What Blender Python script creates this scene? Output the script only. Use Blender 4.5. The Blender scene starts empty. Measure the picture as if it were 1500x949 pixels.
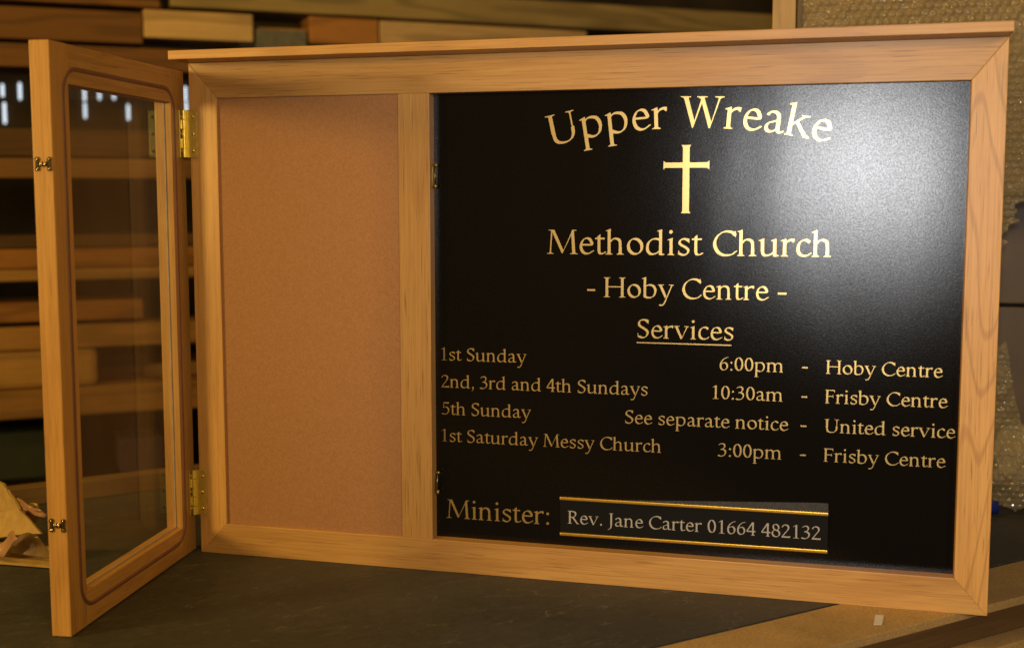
import bpy, bmesh, math, random
from mathutils import Vector, Matrix, geometry, noise
import numpy as np
random.seed(7)
S = bpy.context.scene
COL = S.collection
R = math.radians

# ------------------------------------------------------------------ camera
cam_d = bpy.data.cameras.new("camera"); cam = bpy.data.objects.new("camera", cam_d); COL.objects.link(cam)
cam.location = (0.9765, -1.7161, 0.5543)
cam.rotation_mode = 'XYZ'
cam.matrix_world = Matrix.Translation(cam.location) @ (Matrix.Rotation(0.2679, 4, 'Z') @ Matrix.Rotation(1.4685, 4, 'X') @ Matrix.Rotation(-0.0013, 4, 'Z'))
cam_d.sensor_width = 36; cam_d.lens = 1.2209*36
cam_d.clip_start = 0.02; cam_d.clip_end = 60
cam_d.dof.use_dof = True; cam_d.dof.focus_distance = 1.80; cam_d.dof.aperture_fstop = 3.0
S.camera = cam
S.view_settings.view_transform = 'Standard'; S.view_settings.look = 'None'
S.view_settings.exposure = 0; S.view_settings.gamma = 1
S.cycles.max_bounces = 7; S.cycles.transparent_max_bounces = 16
S.cycles.caustics_reflective = False; S.cycles.caustics_refractive = False
S.cycles.sample_clamp_indirect = 4

# ------------------------------------------------------------------ light: dim warm workshop, camera flash, warm lamp from the left
W = bpy.data.worlds.new("World"); S.world = W; W.use_nodes = True
W.node_tree.nodes['Background'].inputs[0].default_value = (1.0, 0.58, 0.16, 1)
W.node_tree.nodes['Background'].inputs[1].default_value = 0.095
def look_at(o, p):
    o.rotation_euler = (Vector(p)-o.location).to_track_quat('-Z', 'Y').to_euler()
def lamp(name, kind, loc, target, power, color, **k):
    d = bpy.data.lights.new(name, kind); d.energy = power; d.color = color
    for a, v in k.items(): setattr(d, a, v)
    o = bpy.data.objects.new(name, d); COL.objects.link(o); o.location = loc; look_at(o, target); return o
lamp("camera_flash", 'SPOT', (0.985, -1.73, 0.635), (1.17, 0.0, 0.62), 52, (0.98, 0.98, 1.0), spot_size=R(88), spot_blend=1.0, shadow_soft_size=0.03)
lamp("workshop_lamp", 'AREA', (2.5, -2.9, 1.35), (0.2, 0.0, 0.3), 39, (1.0, 0.64, 0.22), shape='DISK', size=0.6)
lamp("side_lamp", 'AREA', (-2.1, -2.45, 0.86), (0.2, 0.0, 0.35), 72, (1.0, 0.64, 0.19), shape='DISK', size=0.8)
lamp("rack_lamp", 'AREA', (0.0, -0.6, 2.4), (-0.6, 1.3, 0.4), 20, (1.0, 0.56, 0.08), shape='DISK', size=0.8)

# ------------------------------------------------------------------ material helpers
def mat(name):
    m = bpy.data.materials.new(name); m.use_nodes = True
    nt = m.node_tree; b = nt.nodes['Principled BSDF']
    return m, nt, b
def N(nt, t, **k):
    n = nt.nodes.new(t)
    for a, v in k.items():
        if a.startswith('i_'): n.inputs[a[2:].replace('_', ' ')].default_value = v
        else: setattr(n, a, v)
    return n
def L(nt, a, b): nt.links.new(a, b)
def coords(nt, scale, shift=9.0):
    tc = N(nt, 'ShaderNodeTexCoord'); oi = N(nt, 'ShaderNodeObjectInfo')
    mu = N(nt, 'ShaderNodeVectorMath', operation='SCALE'); mu.inputs[0].default_value = (shift, shift*1.7, shift*0.6)
    L(nt, oi.outputs['Random'], mu.inputs['Scale'])
    ad = N(nt, 'ShaderNodeVectorMath', operation='ADD'); L(nt, tc.outputs['Object'], ad.inputs[0]); L(nt, mu.outputs[0], ad.inputs[1])
    return ad.outputs[0], oi.outputs['Random']
def mapped(nt, v, scale):
    m = N(nt, 'ShaderNodeVectorMath', operation='MULTIPLY'); L(nt, v, m.inputs[0]); m.inputs[1].default_value = scale
    return m.outputs[0]
def noise_t(nt, v, scale, detail=4, rough=0.55, dist=0.0):
    n = N(nt, 'ShaderNodeTexNoise'); n.inputs['Scale'].default_value = 1.0
    n.inputs['Detail'].default_value = detail; n.inputs['Roughness'].default_value = rough; n.inputs['Distortion'].default_value = dist
    L(nt, mapped(nt, v, scale), n.inputs['Vector']); return n.outputs['Fac']
def ramp(nt, f, stops):
    r = N(nt, 'ShaderNodeValToRGB'); e = r.color_ramp.elements
    while len(e) < len(stops): e.new(0.5)
    for q, (p, c) in zip(e, stops): q.position = p; q.color = (*c, 1) if len(c) == 3 else c
    L(nt, f, r.inputs[0]); return r.outputs[0]
def mix(nt, f, a, b, mode='MIX'):
    m = N(nt, 'ShaderNodeMix', data_type='RGBA', blend_type=mode)
    for s, v in ((m.inputs[0], f), (m.inputs[6], a), (m.inputs[7], b)):
        if isinstance(v, (int, float)): s.default_value = v
        elif isinstance(v, tuple): s.default_value = (*v, 1)
        else: L(nt, v, s)
    return m.outputs[2]
def math_n(nt, op, a, b=0.0):
    m = N(nt, 'ShaderNodeMath', operation=op)
    for s, v in ((m.inputs[0], a), (m.inputs[1], b)):
        if isinstance(v, (int, float)): s.default_value = v
        else: L(nt, v, s)
    return m.outputs[0]
def bump(nt, b, h, strength, dist=0.001):
    n = N(nt, 'ShaderNodeBump'); n.inputs['Strength'].default_value = strength; n.inputs['Distance'].default_value = dist
    L(nt, h, n.inputs['Height']); L(nt, n.outputs[0], b.inputs['Normal'])
WH = (1, 1, 1); BK = (0, 0, 0)
def wood(name, axis, light, mid, dark, rough=0.42, rings=14.0, pore=0.55, spec=0.5, ringk=0.26, edge=0.72):
    """planked timber whose grain runs along one axis of its own mesh"""
    m, nt, b = mat(name); v, rnd = coords(nt, 1)
    def sc(along, across):
        s = [across]*3; s['XYZ'.index(axis)] = along; return tuple(s)
    big = noise_t(nt, v, sc(1.1, 9), 2, 0.5)
    ring = math_n(nt, 'SINE', math_n(nt, 'MULTIPLY', big, rings*2.5))
    ring = math_n(nt, 'ADD', math_n(nt, 'MULTIPLY', ring, 0.5), 0.5)
    fib = noise_t(nt, v, sc(5, 330), 5, 0.66, 0.25)
    por = noise_t(nt, v, sc(16, 800), 2, 0.5)
    blo = noise_t(nt, v, sc(3.5, 7), 3, 0.5)
    c = mix(nt, ramp(nt, blo, [(0.3, BK), (0.75, WH)]), mid, light)
    c = mix(nt, math_n(nt, 'MULTIPLY', ramp(nt, ring, [(edge, BK), (1.0, WH)]), ringk), c, dark)
    c = mix(nt, math_n(nt, 'MULTIPLY', ramp(nt, fib, [(0.42, BK), (0.70, WH)]), 0.42), c, dark)
    c = mix(nt, math_n(nt, 'MULTIPLY', ramp(nt, por, [(0.60, BK), (0.70, WH)]), pore), c, tuple(x*0.55 for x in dark))
    hs = N(nt, 'ShaderNodeHueSaturation'); L(nt, c, hs.inputs['Color'])
    L(nt, math_n(nt, 'ADD', math_n(nt, 'MULTIPLY', rnd, 0.28), 0.88), hs.inputs['Value'])
    L(nt, hs.outputs[0], b.inputs['Base Color'])
    b.inputs['Roughness'].default_value = rough; b.inputs['Specular IOR Level'].default_value = spec
    bump(nt, b, math_n(nt, 'SUBTRACT', fib, math_n(nt, 'MULTIPLY', por, 0.8)), 0.16, 0.0008)
    return m
OL, OM, OD = (0.57, 0.325, 0.105), (0.50, 0.265, 0.076), (0.25, 0.108, 0.028)
oak_x = wood('oak_grain_x', 'X', OL, OM, OD)
oak_y = wood('oak_grain_y', 'Y', OL, OM, OD)
oak_z = wood('oak_grain_z', 'Z', OL, OM, OD)
oak_fig = wood('oak_cathedral_grain', 'Z', OL, OM, OD, rings=42.0, ringk=0.42, edge=0.88, pore=0.7)
rack_woods = {}
def rack_wood(k, c, rough=0.6):
    if k not in rack_woods:
        rack_woods[k] = wood('rack_timber_'+k, 'X', tuple(min(1, x*1.2) for x in c), c, tuple(x*0.5 for x in c), rough, rings=16, pore=0.5, spec=0.3, ringk=0.6, edge=0.4)
    return rack_woods[k]
def plain(name, c, rough=0.5, metal=0.0, nscale=40, amount=0.25, bmp=0.0, spec=0.5):
    m, nt, b = mat(name); v, rnd = coords(nt, 1)
    n = noise_t(nt, v, (nscale,)*3, 5, 0.6)
    L(nt, mix(nt, ramp(nt, n, [(0.3, BK), (0.7, WH)]), tuple(x*(1-amount) for x in c), tuple(min(1, x*(1+amount)) for x in c)), b.inputs['Base Color'])
    b.inputs['Roughness'].default_value = rough; b.inputs['Metallic'].default_value = metal; b.inputs['Specular IOR Level'].default_value = spec
    if bmp: bump(nt, b, n, bmp, 0.001)
    return m
brass = plain('polished_brass', (1.0, 0.80, 0.22), 0.42, 1.0, 160, 0.12, 0.06)
brass_screw = plain('brass_screw', (0.86, 0.66, 0.28), 0.2, 1.0, 300, 0.1)
bronze = plain('dark_bronze', (0.045, 0.028, 0.014), 0.4, 0.5, 200, 0.3)
gasket_m = plain('brown_rubber_seal', (0.18, 0.082, 0.060), 0.45, 0, 60, 0.15)
dark_steel = plain('dark_rack_steel', (0.03, 0.028, 0.025), 0.6, 0.3)

# black sign board: satin black with a fine leathery texture
panel_m, nt, b = mat('textured_black_board'); v, _ = coords(nt, 1)
b.inputs['Base Color'].default_value = (0.0045, 0.0042, 0.0042, 1); b.inputs['Specular IOR Level'].default_value = 0.0; b.inputs['Roughness'].default_value = 0.9
fine = noise_t(nt, v, (430, 430, 430), 3, 0.6); warp = noise_t(nt, v, (9, 7, 3), 1, 0.4)
speck = noise_t(nt, v, (470, 470, 470), 2, 0.8); g = N(nt, 'ShaderNodeBsdfGlossy', distribution='BECKMANN'); L(nt, math_n(nt, 'ADD', math_n(nt, 'MULTIPLY', fine, 0.06), 0.238), g.inputs['Roughness'])
fr = N(nt, 'ShaderNodeFresnel'); fr.inputs['IOR'].default_value = 1.5
ms = N(nt, 'ShaderNodeMixShader'); L(nt, math_n(nt, 'MULTIPLY', math_n(nt, 'MULTIPLY', fr.outputs[0], 1.2), math_n(nt, 'ADD', math_n(nt, 'MULTIPLY', ramp(nt, speck, [(0.35, BK), (0.65, WH)]), 0.62), 0.66)), ms.inputs[0]); L(nt, b.outputs[0], ms.inputs[1]); L(nt, g.outputs[0], ms.inputs[2]); L(nt, ms.outputs[0], nt.nodes['Material Output'].inputs[0])
h = math_n(nt, 'ADD', math_n(nt, 'MULTIPLY', fine, 0.00005), math_n(nt, 'MULTIPLY', warp, 0.0011))
bn = N(nt, 'ShaderNodeBump'); bn.inputs['Strength'].default_value = 1; bn.inputs['Distance'].default_value = 1; L(nt, h, bn.inputs['Height'])
for q in (b, g): L(nt, bn.outputs[0], q.inputs['Normal'])
# cork
cork_m, nt, b = mat('cork'); v, _ = coords(nt, 1)
g1 = noise_t(nt, v, (420,)*3, 4, 0.7); g2 = noise_t(nt, v, (150,)*3, 3, 0.6); g3 = noise_t(nt, v, (3, 3, 2), 2, 0.5)
c = mix(nt, ramp(nt, g1, [(0.35, BK), (0.65, WH)]), (0.315, 0.155, 0.068), (0.405, 0.212, 0.100))
c = mix(nt, math_n(nt, 'MULTIPLY', ramp(nt, g2, [(0.5, BK), (0.72, WH)]), 0.14), c, (0.26, 0.11, 0.04))
c = mix(nt, math_n(nt, 'MULTIPLY', g3, 0.16), c, (0.30, 0.15, 0.06))
L(nt, c, b.inputs['Base Color']); b.inputs['Roughness'].default_value = 0.85; b.inputs['Specular IOR Level'].default_value = 0.2
bump(nt, b, g1, 0.35, 0.0008)
# lettering
gold_m = plain('gold_vinyl', (0.86, 0.60, 0.22), 0.345, 0.93, 500, 0.05)
grey_m = plain('engraved_grey', (0.36, 0.34, 0.31), 0.6, 0, 500, 0.05)
plate_m = plain('black_name_plate', (0.008, 0.0078, 0.0076), 0.5, 0, 800, 0.1, 0, 0.1)
reflection_m = plain('rail_reflection_grey', (0.045, 0.046, 0.050), 0.6, 0, 300, 0.3, 0.1, 0.2)  # grey that paints in the light reflected on the board above the holder
rail_m = plain('gold_anodised_rail', (0.72, 0.42, 0.06), 0.42, 1.0, 20, 0.06)
# glass: clear sheet, fresnel mirror over straight-through
glass_m = bpy.data.materials.new('clear_glass'); glass_m.use_nodes = True; nt = glass_m.node_tree
nt.nodes.remove(nt.nodes['Principled BSDF']); out = nt.nodes['Material Output']
fr = N(nt, 'ShaderNodeFresnel'); fr.inputs['IOR'].default_value = 1.5
tr = N(nt, 'ShaderNodeBsdfTransparent'); tr.inputs[0].default_value = (0.965, 0.975, 0.965, 1)
gl = N(nt, 'ShaderNodeBsdfGlossy'); gl.inputs['Roughness'].default_value = 0.015
ms = N(nt, 'ShaderNodeMixShader'); geo = N(nt, 'ShaderNodeNewGeometry'); L(nt, math_n(nt, 'MULTIPLY', math_n(nt, 'MULTIPLY', fr.outputs[0], 1.0), math_n(nt, 'SUBTRACT', 1.0, geo.outputs['Backfacing'])), ms.inputs[0]); L(nt, gl.outputs[0], ms.inputs[2])
df = N(nt, 'ShaderNodeBsdfDiffuse'); df.inputs[0].default_value = (0.6, 0.6, 0.6, 1); m2 = N(nt, 'ShaderNodeMixShader'); v, _ = coords(nt, 1)
L(nt, math_n(nt, 'MULTIPLY', ramp(nt, noise_t(nt, v, (6, 6, 2), 4, 0.6), [(0.3, BK), (0.75, WH)]), 0.03), m2.inputs[0]); L(nt, tr.outputs[0], m2.inputs[1]); L(nt, df.outputs[0], m2.inputs[2])
L(nt, m2.outputs[0], ms.inputs[1]); L(nt, ms.outputs[0], out.inputs[0])
# bench lino: worn, scratched, near-black brown
lino_m, nt, b = mat('worn_dark_lino'); v, _ = coords(nt, 1)
n1 = noise_t(nt, v, (4, 4, 4), 5, 0.6); n2 = noise_t(nt, v, (260, 260, 260), 3, 0.7); n4 = noise_t(nt, v, (45, 45, 45), 6, 0.8)
c = mix(nt, ramp(nt, n1, [(0.3, BK), (0.7, WH)]), (0.029, 0.030, 0.031), (0.050, 0.051, 0.052))
c = mix(nt, math_n(nt, 'MULTIPLY', ramp(nt, n4, [(0.42, BK), (0.75, WH)]), 0.35), c, (0.080, 0.080, 0.078))
c = mix(nt, math_n(nt, 'MULTIPLY', ramp(nt, n4, [(0.30, WH), (0.45, BK)]), 0.3), c, (0.014, 0.013, 0.012))
def hair(rot, sx, sy, w, k, col):
    """thin curved scratches: the level lines of a stretched noise, broken up by another"""
    global c
    mp = N(nt, 'ShaderNodeMapping'); mp.inputs['Rotation'].default_value = (0, 0, R(rot)); mp.inputs['Scale'].default_value = (sx, sy, 1); mp.inputs['Location'].default_value = (rot*1.7, sx*0.3, rot*.1); L(nt, v, mp.inputs['Vector'])
    n = N(nt, 'ShaderNodeTexNoise'); n.inputs['Scale'].default_value = 1; n.inputs['Detail'].default_value = 1.5; n.inputs['Distortion'].default_value = 0.15; L(nt, mp.outputs[0], n.inputs['Vector'])
    d = math_n(nt, 'ABSOLUTE', math_n(nt, 'SUBTRACT', n.outputs['Fac'], 0.5))
    line = ramp(nt, d, [(0.0, WH), (w, BK)])
    brk = ramp(nt, noise_t(nt, v, (9+sx*.5, 11+sy*.1, 1), 3, 0.6), [(0.50, BK), (0.60, WH)])
    c = mix(nt, math_n(nt, 'MULTIPLY', math_n(nt, 'MULTIPLY', line, brk), k), c, col)
for q_ in ((15, 5, 22, .0028, .42), (-50, 4, 27, .0028, .42), (80, 4, 29, .0028, .4), (40, 7, 30, .004, .35), (-15, 10, 54, .006, .35), (63, 11, 48, .006, .35), (100, 6, 42, .004, .35), (128, 5, 60, .005, .35)): hair(*q_, (0.24, 0.21, 0.165))
c = mix(nt, math_n(nt, 'MULTIPLY', ramp(nt, n2, [(0.66, BK), (0.74, WH)]), 0.45), c, (0.26, 0.235, 0.19))
L(nt, c, b.inputs['Base Color']); b.inputs['Roughness'].default_value = 0.6; b.inputs['Specular IOR Level'].default_value = 0.35
bump(nt, b, n2, 0.2, 0.001)
mdf_m, nt, b = mat('raw_particle_board'); v, _ = coords(nt, 1)
n1 = noise_t(nt, v, (330,)*3, 4, 0.7); n2 = noise_t(nt, v, (9,)*3, 5, 0.6)
c = mix(nt, ramp(nt, n1, [(0.3, BK), (0.7, WH)]), (0.27, 0.165, 0.055), (0.52, 0.34, 0.125))
c = mix(nt, math_n(nt, 'MULTIPLY', ramp(nt, n2, [(0.45, BK), (0.75, WH)]), 0.6), c, (0.17, 0.115, 0.05))
L(nt, c, b.inputs['Base Color']); b.inputs['Roughness'].default_value = 0.8; bump(nt, b, n1, 0.4, 0.001)
card_m = plain('corrugated_card', (0.42, 0.28, 0.10), 0.75, 0, 60, 0.16, 0.2)
tape_m = plain('brown_parcel_tape', (0.36, 0.20, 0.12), 0.16, 0, 30, 0.2, 0.3)
film_m = plain('crumpled_brown_film', (0.20, 0.13, 0.07), 0.2, 0, 30, 0.5, 0.5)
white_m = plain('white_paper', (0.62, 0.60, 0.55), 0.6, 0, 50, 0.06)

# ------------------------------------------------------------------ mesh helpers
def link(name, bm, m, parent=None, smooth=False):
    me = bpy.data.meshes.new(name); bm.normal_update(); bm.to_mesh(me); bm.free()
    if m: me.materials.append(m)
    if smooth:
        for p in me.polygons: p.use_smooth = True
    o = bpy.data.objects.new(name, me); COL.objects.link(o)
    if parent: o.parent = parent
    return o
def empty(name, loc=(0, 0, 0), parent=None, rz=0.0):
    o = bpy.data.objects.new(name, None); COL.objects.link(o); o.location = loc; o.rotation_euler = (0, 0, rz); o.empty_display_size = 0.05
    if parent: o.parent = parent
    return o
def tag(o, label=None, cat=None, group=None, kind=None):
    for k, v in (('label', label), ('category', cat), ('group', group), ('kind', kind)):
        if v: o[k] = v
    return o
def bev(bm, w, seg=2):
    if w: bmesh.ops.bevel(bm, geom=bm.edges[:], offset=w, segments=seg, profile=0.6, affect='EDGES', clamp_overlap=True)
def prism(pts, axis, a, b, w=0.0):
    """closed outline pts (2-D) pushed from a to b along axis; 2-D order is (x,z) for y, (x,y) for z, (y,z) for x"""
    bm = bmesh.new()
    def P(p, t): return {'Y': (p[0], t, p[1]), 'Z': (p[0], p[1], t), 'X': (t, p[0], p[1])}[axis]
    A = [bm.verts.new(P(p, a)) for p in pts]; B = [bm.verts.new(P(p, b)) for p in pts]
    bm.faces.new(A); bm.faces.new(B[::-1]); n = len(pts)
    for i in range(n): bm.faces.new((A[i], B[i], B[(i+1) % n], A[(i+1) % n]))
    bmesh.ops.recalc_face_normals(bm, faces=bm.faces[:]); bev(bm, w); return bm
def box(x0, x1, y0, y1, z0, z1, w=0.0): return prism([(x0, z0), (x1, z0), (x1, z1), (x0, z1)], 'Y', y0, y1, w)
def join(bm, other):
    me = bpy.data.meshes.new('t'); other.to_mesh(me); other.free(); bm.from_mesh(me); bpy.data.meshes.remove(me)
def ball(bm, c, r, sx=1, sy=1, sz=1, seg=14):
    bmesh.ops.create_uvsphere(bm, u_segments=seg, v_segments=seg//2+1, radius=r, matrix=Matrix.Translation(c) @ Matrix.Diagonal((sx, sy, sz, 1)))
def cyl(bm, a, b, r, seg=16, r2=None):
    a, b = Vector(a), Vector(b); q = (b-a).to_track_quat('Z', 'Y').to_matrix().to_4x4()
    bmesh.ops.create_cone(bm, cap_ends=True, segments=seg, radius1=r, radius2=r if r2 is None else r2, depth=(b-a).length, matrix=Matrix.Translation((a+b)/2) @ q)
# ---- an old-style broad-nib roman alphabet, drawn stroke by stroke (units: 1000 per em)
ADV = dict(zip("abcdehikmnoprstuvy", [500,553,444,611,479,582,291,556,883,582,546,601,395,424,326,603,565,556]))
ADV.update(dict(zip("CFHJMRSUW", [709,556,832,333,946,668,525,778,1000])))
for _c in "0123456789": ADV[_c] = 500
ADV.update({' ':250, '.':250, ',':250, ':':250, '-':333})
NIB = (45, 15, 24)
def pg(*p): return ('p', p)
def st(p, nib=NIB, closed=False): return ('s', p, nib, closed)
def ln(p, nib=NIB): return ('l', p, nib, False)
def stem(x, y0, y1, w=84):
    h = w/2; m = (y0+y1)/2
    return pg((x-h-2,y0),(x+h+2,y0),(x+h-2,m),(x+h+2,y1),(x-h-2,y1),(x-h+2,m))
def sb(x, l=100, r=100, y=0, w=84):      # foot serif
    h = w/2
    return pg((x-l,y),(x+r,y),(x+r,y+17),(x+h+20,y+27),(x+h-2,y+52),(x-h+2,y+52),(x-h-20,y+27),(x-l,y+17))
def stp(x, l=100, r=100, y=692, w=84):   # head serif
    h = w/2
    return pg((x-l,y),(x+r,y),(x+r,y-17),(x+h+20,y-27),(x+h-2,y-52),(x-h+2,y-52),(x-h-20,y-27),(x-l,y-17))
def flag(x, y, w=84):                    # slanted head serif of lower-case stems
    h = w/2
    return pg((x-h-62,y-48),(x+h,y+4),(x+h,y-60),(x-h,y-82),(x-h-4,y-60),(x-h-58,y-64))
def tail(x, y=0):
    return pg((x-42,0),(x-42,60),(x+42,60),(x+60,36),(x+118,28),(x+118,10),(x+42,-6),(x+20,-8))
def dot(x, y, r=50): return ('s', [(x-1,y),(x+1,y)], (r,r*0.94,40), False)
T = (19, 15, 0)
def ell(cx, cy, rx, ry, tilt=0, n=28):
    return [(cx+rx*math.cos(a)+tilt*math.sin(a), cy+ry*math.sin(a)) for a in [2*math.pi*i/n for i in range(n)]]
ARCH = lambda x: st([(x+20,345),(x+85,415),(x+170,441),(x+255,420),(x+302,360),(x+313,260),(x+313,130)], (42,17,28))
G = {
'a': [st([(92,388),(150,432),(225,443),(300,415),(332,345),(335,240)], (42,17,28)), dot(98,385,33), st([(335,350),(336,200),(338,110),(352,48),(400,22),(452,46)], (42,16,20)),
      st([(335,268),(225,240),(122,195),(80,120),(105,45),(175,20),(255,42),(335,105)], (38,14,30))],
'b': [stem(102,45,700), flag(102,724), st([(118,365),(190,425),(290,440),(400,400),(460,300),(465,200),(420,85),(320,20),(210,12),(98,45)], (43,16,30))],
'c': [st([(372,395),(310,436),(230,436),(130,375),(82,260),(90,130),(160,40),(260,18),(345,38),(404,80)], (43,15,28)), dot(368,385,32)],
'd': [stem(455,30,700), flag(455,724), tail(455), st([(440,410),(350,440),(240,432),(130,360),(82,240),(90,120),(160,35),(250,22),(345,50),(440,115)], (43,16,28))],
'e': [st([(90,262),(230,262),(395,264),(390,330),(340,415),(250,443),(150,400),(88,290),(82,180),(130,70),(220,18),(320,26),(430,88)], (42,15,28)), pg((95,245),(425,248),(425,276),(95,276))],
'h': [stem(102,0,700), flag(102,724), sb(102), ARCH(102+10), stem(425,0,190), sb(425)],
'i': [stem(145,0,440), flag(145,467), sb(145), dot(138,635,52)],
'k': [stem(102,0,700), flag(102,724), sb(102), ln([(135,235),(395,440)], (22,15,0)), pg((300,458),(500,458),(500,440),(420,425),(320,440)),
      pg((205,285),(270,315),(480,60),(560,22),(560,0),(430,0))],
'm': [stem(112,0,440), flag(112,467), sb(112), ARCH(112), stem(425,0,190), sb(425), ARCH(425), stem(738,0,190), sb(738)],
'n': [stem(112,0,440), flag(112,467), sb(112), ARCH(112), stem(425,0,190), sb(425)],
'o': [st(ell(273,228,196,208,-12), (46,15,28), True)],
'p': [stem(120,-240,440), flag(120,467), sb(120,100,110,-277), st([(140,370),(210,425),(300,441),(420,410),(490,310),(498,200),(450,80),(350,18),(250,18),(140,62)], (43,16,28))],
'r': [stem(112,0,440), flag(112,467), sb(112), st([(135,330),(190,400),(250,430),(310,438),(352,428)], (34,17,60)), pg((250,445),(300,466),(378,462),(362,372),(340,372),(300,405))],
's': [st([(345,388),(270,438),(180,438),(105,388),(100,320),(165,265),(270,215),(338,155),(330,70),(250,14),(160,14),(82,52)], (36,17,32)), pg((330,455),(368,455),(372,340),(350,340)), pg((62,130),(84,130),(96,10),(66,20))],
't': [stem(130,90,520,80), pg((92,500),(170,470),(172,572),(160,572),(92,505)), pg((18,458),(300,458),(292,414),(18,414)), st([(132,120),(145,45),(195,18),(250,26),(305,56)], (40,16,20))],
'u': [stem(112,110,440), flag(112,467), st([(113,170),(122,80),(170,26),(250,22),(345,52),(430,118)], (42,16,28)), stem(447,30,440), flag(447,467), tail(447)],
'v': [pg((35,445),(130,445),(292,90),(300,60),(275,-8),(248,-8)), pg((275,-8),(300,60),(470,445),(512,445),(285,-8)), pg((2,458),(208,458),(208,440),(150,432),(40,432),(2,440)), pg((378,458),(558,458),(558,440),(515,432),(440,432),(378,440))],
'y': [pg((35,445),(130,445),(295,90),(262,0),(245,0)), pg((470,445),(512,445),(300,-50),(255,-150),(225,-140),(265,-40)), st([(265,-90),(215,-190),(150,-240),(80,-236)], (30,20,40)), dot(78,-236,30),
      pg((2,458),(208,458),(208,440),(150,432),(40,432),(2,440)), pg((378,458),(552,458),(552,440),(510,432),(440,432),(378,440))],
'C': [st([(645,575),(575,645),(450,678),(310,655),(170,560),(90,410),(88,270),(160,120),(290,30),(430,12),(570,42),(668,120)], (48,15,28)), pg((640,690),(660,690),(668,520),(648,520),(625,580))],
'F': [stem(140,0,692,88), sb(140,100,110), stp(140,100,30), pg((140,692),(505,692),(512,560),(492,560),(470,645),(400,652),(140,652)), pg((140,382),(425,382),(425,345),(140,345)), pg((420,440),(438,440),(438,285),(420,285),(408,345),(408,382))],
'H': [stem(145,0,692,90), stem(687,0,692,90), sb(145,115,115), sb(687,115,115), stp(145,115,115), stp(687,115,115), pg((145,385),(687,385),(687,348),(145,348))],
'J': [stem(170,60,692,88), stp(170,110,110), st([(170,120),(165,0),(140,-90),(85,-150),(20,-180)], (42,16,30))],
'M': [pg((95,0),(133,0),(178,692),(140,692)), pg((140,692),(235,692),(505,110),(470,20),(455,20)), pg((455,20),(485,60),(772,692),(812,692),(478,20)), pg((760,692),(812,692),(862,0),(770,0),(735,620)),
      sb(114,98,98,0,40), sb(816,115,115), pg((60,692),(220,692),(200,655),(60,675)), pg((760,692),(890,692),(890,675),(800,655))],
'R': [stem(145,0,692,90), sb(145,115,115), stp(145,115,20), st([(160,665),(290,668),(400,640),(458,560),(440,440),(360,370),(240,345),(160,348)], (46,17,28)), pg((255,345),(365,360),(560,60),(640,24),(655,0),(520,0))],
'S': [st([(432,590),(380,655),(280,676),(165,648),(105,560),(130,455),(240,380),(360,310),(428,220),(405,100),(310,24),(195,16),(100,60)], (46,17,32)), pg((425,690),(448,690),(456,530),(434,530)), pg((55,175),(78,175),(95,20),(62,40))],
'U': [stem(145,240,692,90), stp(145,125,120), st([(147,300),(160,140),(220,50),(330,18),(450,22),(560,75),(622,180),(632,320)], (44,15,22)), pg((612,300),(646,300),(650,692),(612,692)), stp(630,105,105,692,38)],
'W': [pg((75,680),(180,680),(348,120),(310,-8),(290,-8)), pg((290,-8),(340,90),(520,600),(540,680),(495,680)), pg((455,680),(545,680),(728,120),(690,-8),(670,-8)), pg((670,-8),(720,100),(890,680),(930,680),(700,-8)),
      stp(125,120,120), stp(490,110,130), stp(905,110,105,692,38)],
'0': [st(ell(250,345,172,322,-6), (44,15,14), True)],
'1': [stem(262,0,660,84), sb(262,150,140), pg((95,575),(95,592),(270,700),(304,700),(304,640),(220,630))],
'2': [st([(70,560),(130,640),(220,664),(330,630),(378,530),(340,410),(220,255),(75,60)], (43,16,28)), dot(80,560,26), pg((35,0),(455,0),(478,100),(458,105),(440,75),(110,70),(35,25))],
'3': [st([(85,605),(160,656),(260,662),(345,605),(350,490),(280,405),(180,370)], (40,16,30)), st([(185,372),(300,362),(385,290),(395,180),(330,70),(220,18),(110,20),(45,52)], (43,16,28)), dot(60,48,26)],
'4': [stem(345,0,692,82), pg((300,692),(386,692),(386,600),(345,640),(75,232),(20,218),(20,238)), pg((20,240),(475,240),(475,180),(20,180)), sb(345,90,90)],
'5': [pg((112,680),(410,680),(432,700),(410,600),(130,600)), pg((112,680),(146,680),(128,400),(96,360)), st([(112,380),(200,415),(310,400),(398,310),(400,190),(340,80),(230,20),(120,20),(40,52)], (43,16,28)), dot(52,48,26)],
'6': [st([(430,668),(310,625),(180,520),(100,380),(82,230),(120,90),(220,20),(330,45),(410,150),(410,280),(340,380),(240,395),(110,320)], (42,15,22))],
'8': [st(ell(250,512,138,150,-20), (38,16,26), True), st(ell(250,190,180,172,-8), (42,16,26), True)],
'.': [dot(125,45,52)], ':': [dot(125,45,52), dot(125,400,52)],
',': [dot(125,45,52), st([(150,40),(140,-40),(80,-120)], (26,12,30))],
'-': [pg((20,262),(312,262),(312,200),(20,200))],
}
def smooth(p, closed, k=7):
    p = np.array(p, float); n = len(p); out = []
    for i in range(n if closed else n-1):
        a = p[(i-1) % n] if (closed or i > 0) else 2*p[0]-p[1]
        b = p[i]; c = p[(i+1) % n]
        d = p[(i+2) % n] if (closed or i+2 < n) else 2*p[-1]-p[-2]
        for t in np.linspace(0, 1, k, endpoint=False):
            out.append(0.5*((2*b)+(c-a)*t+(2*a-5*b+4*c-d)*t*t+(3*b-a-3*c+d)*t**3))
    if closed: out.append(out[0])
    else: out.append(p[-1])
    return np.array(out)
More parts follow.
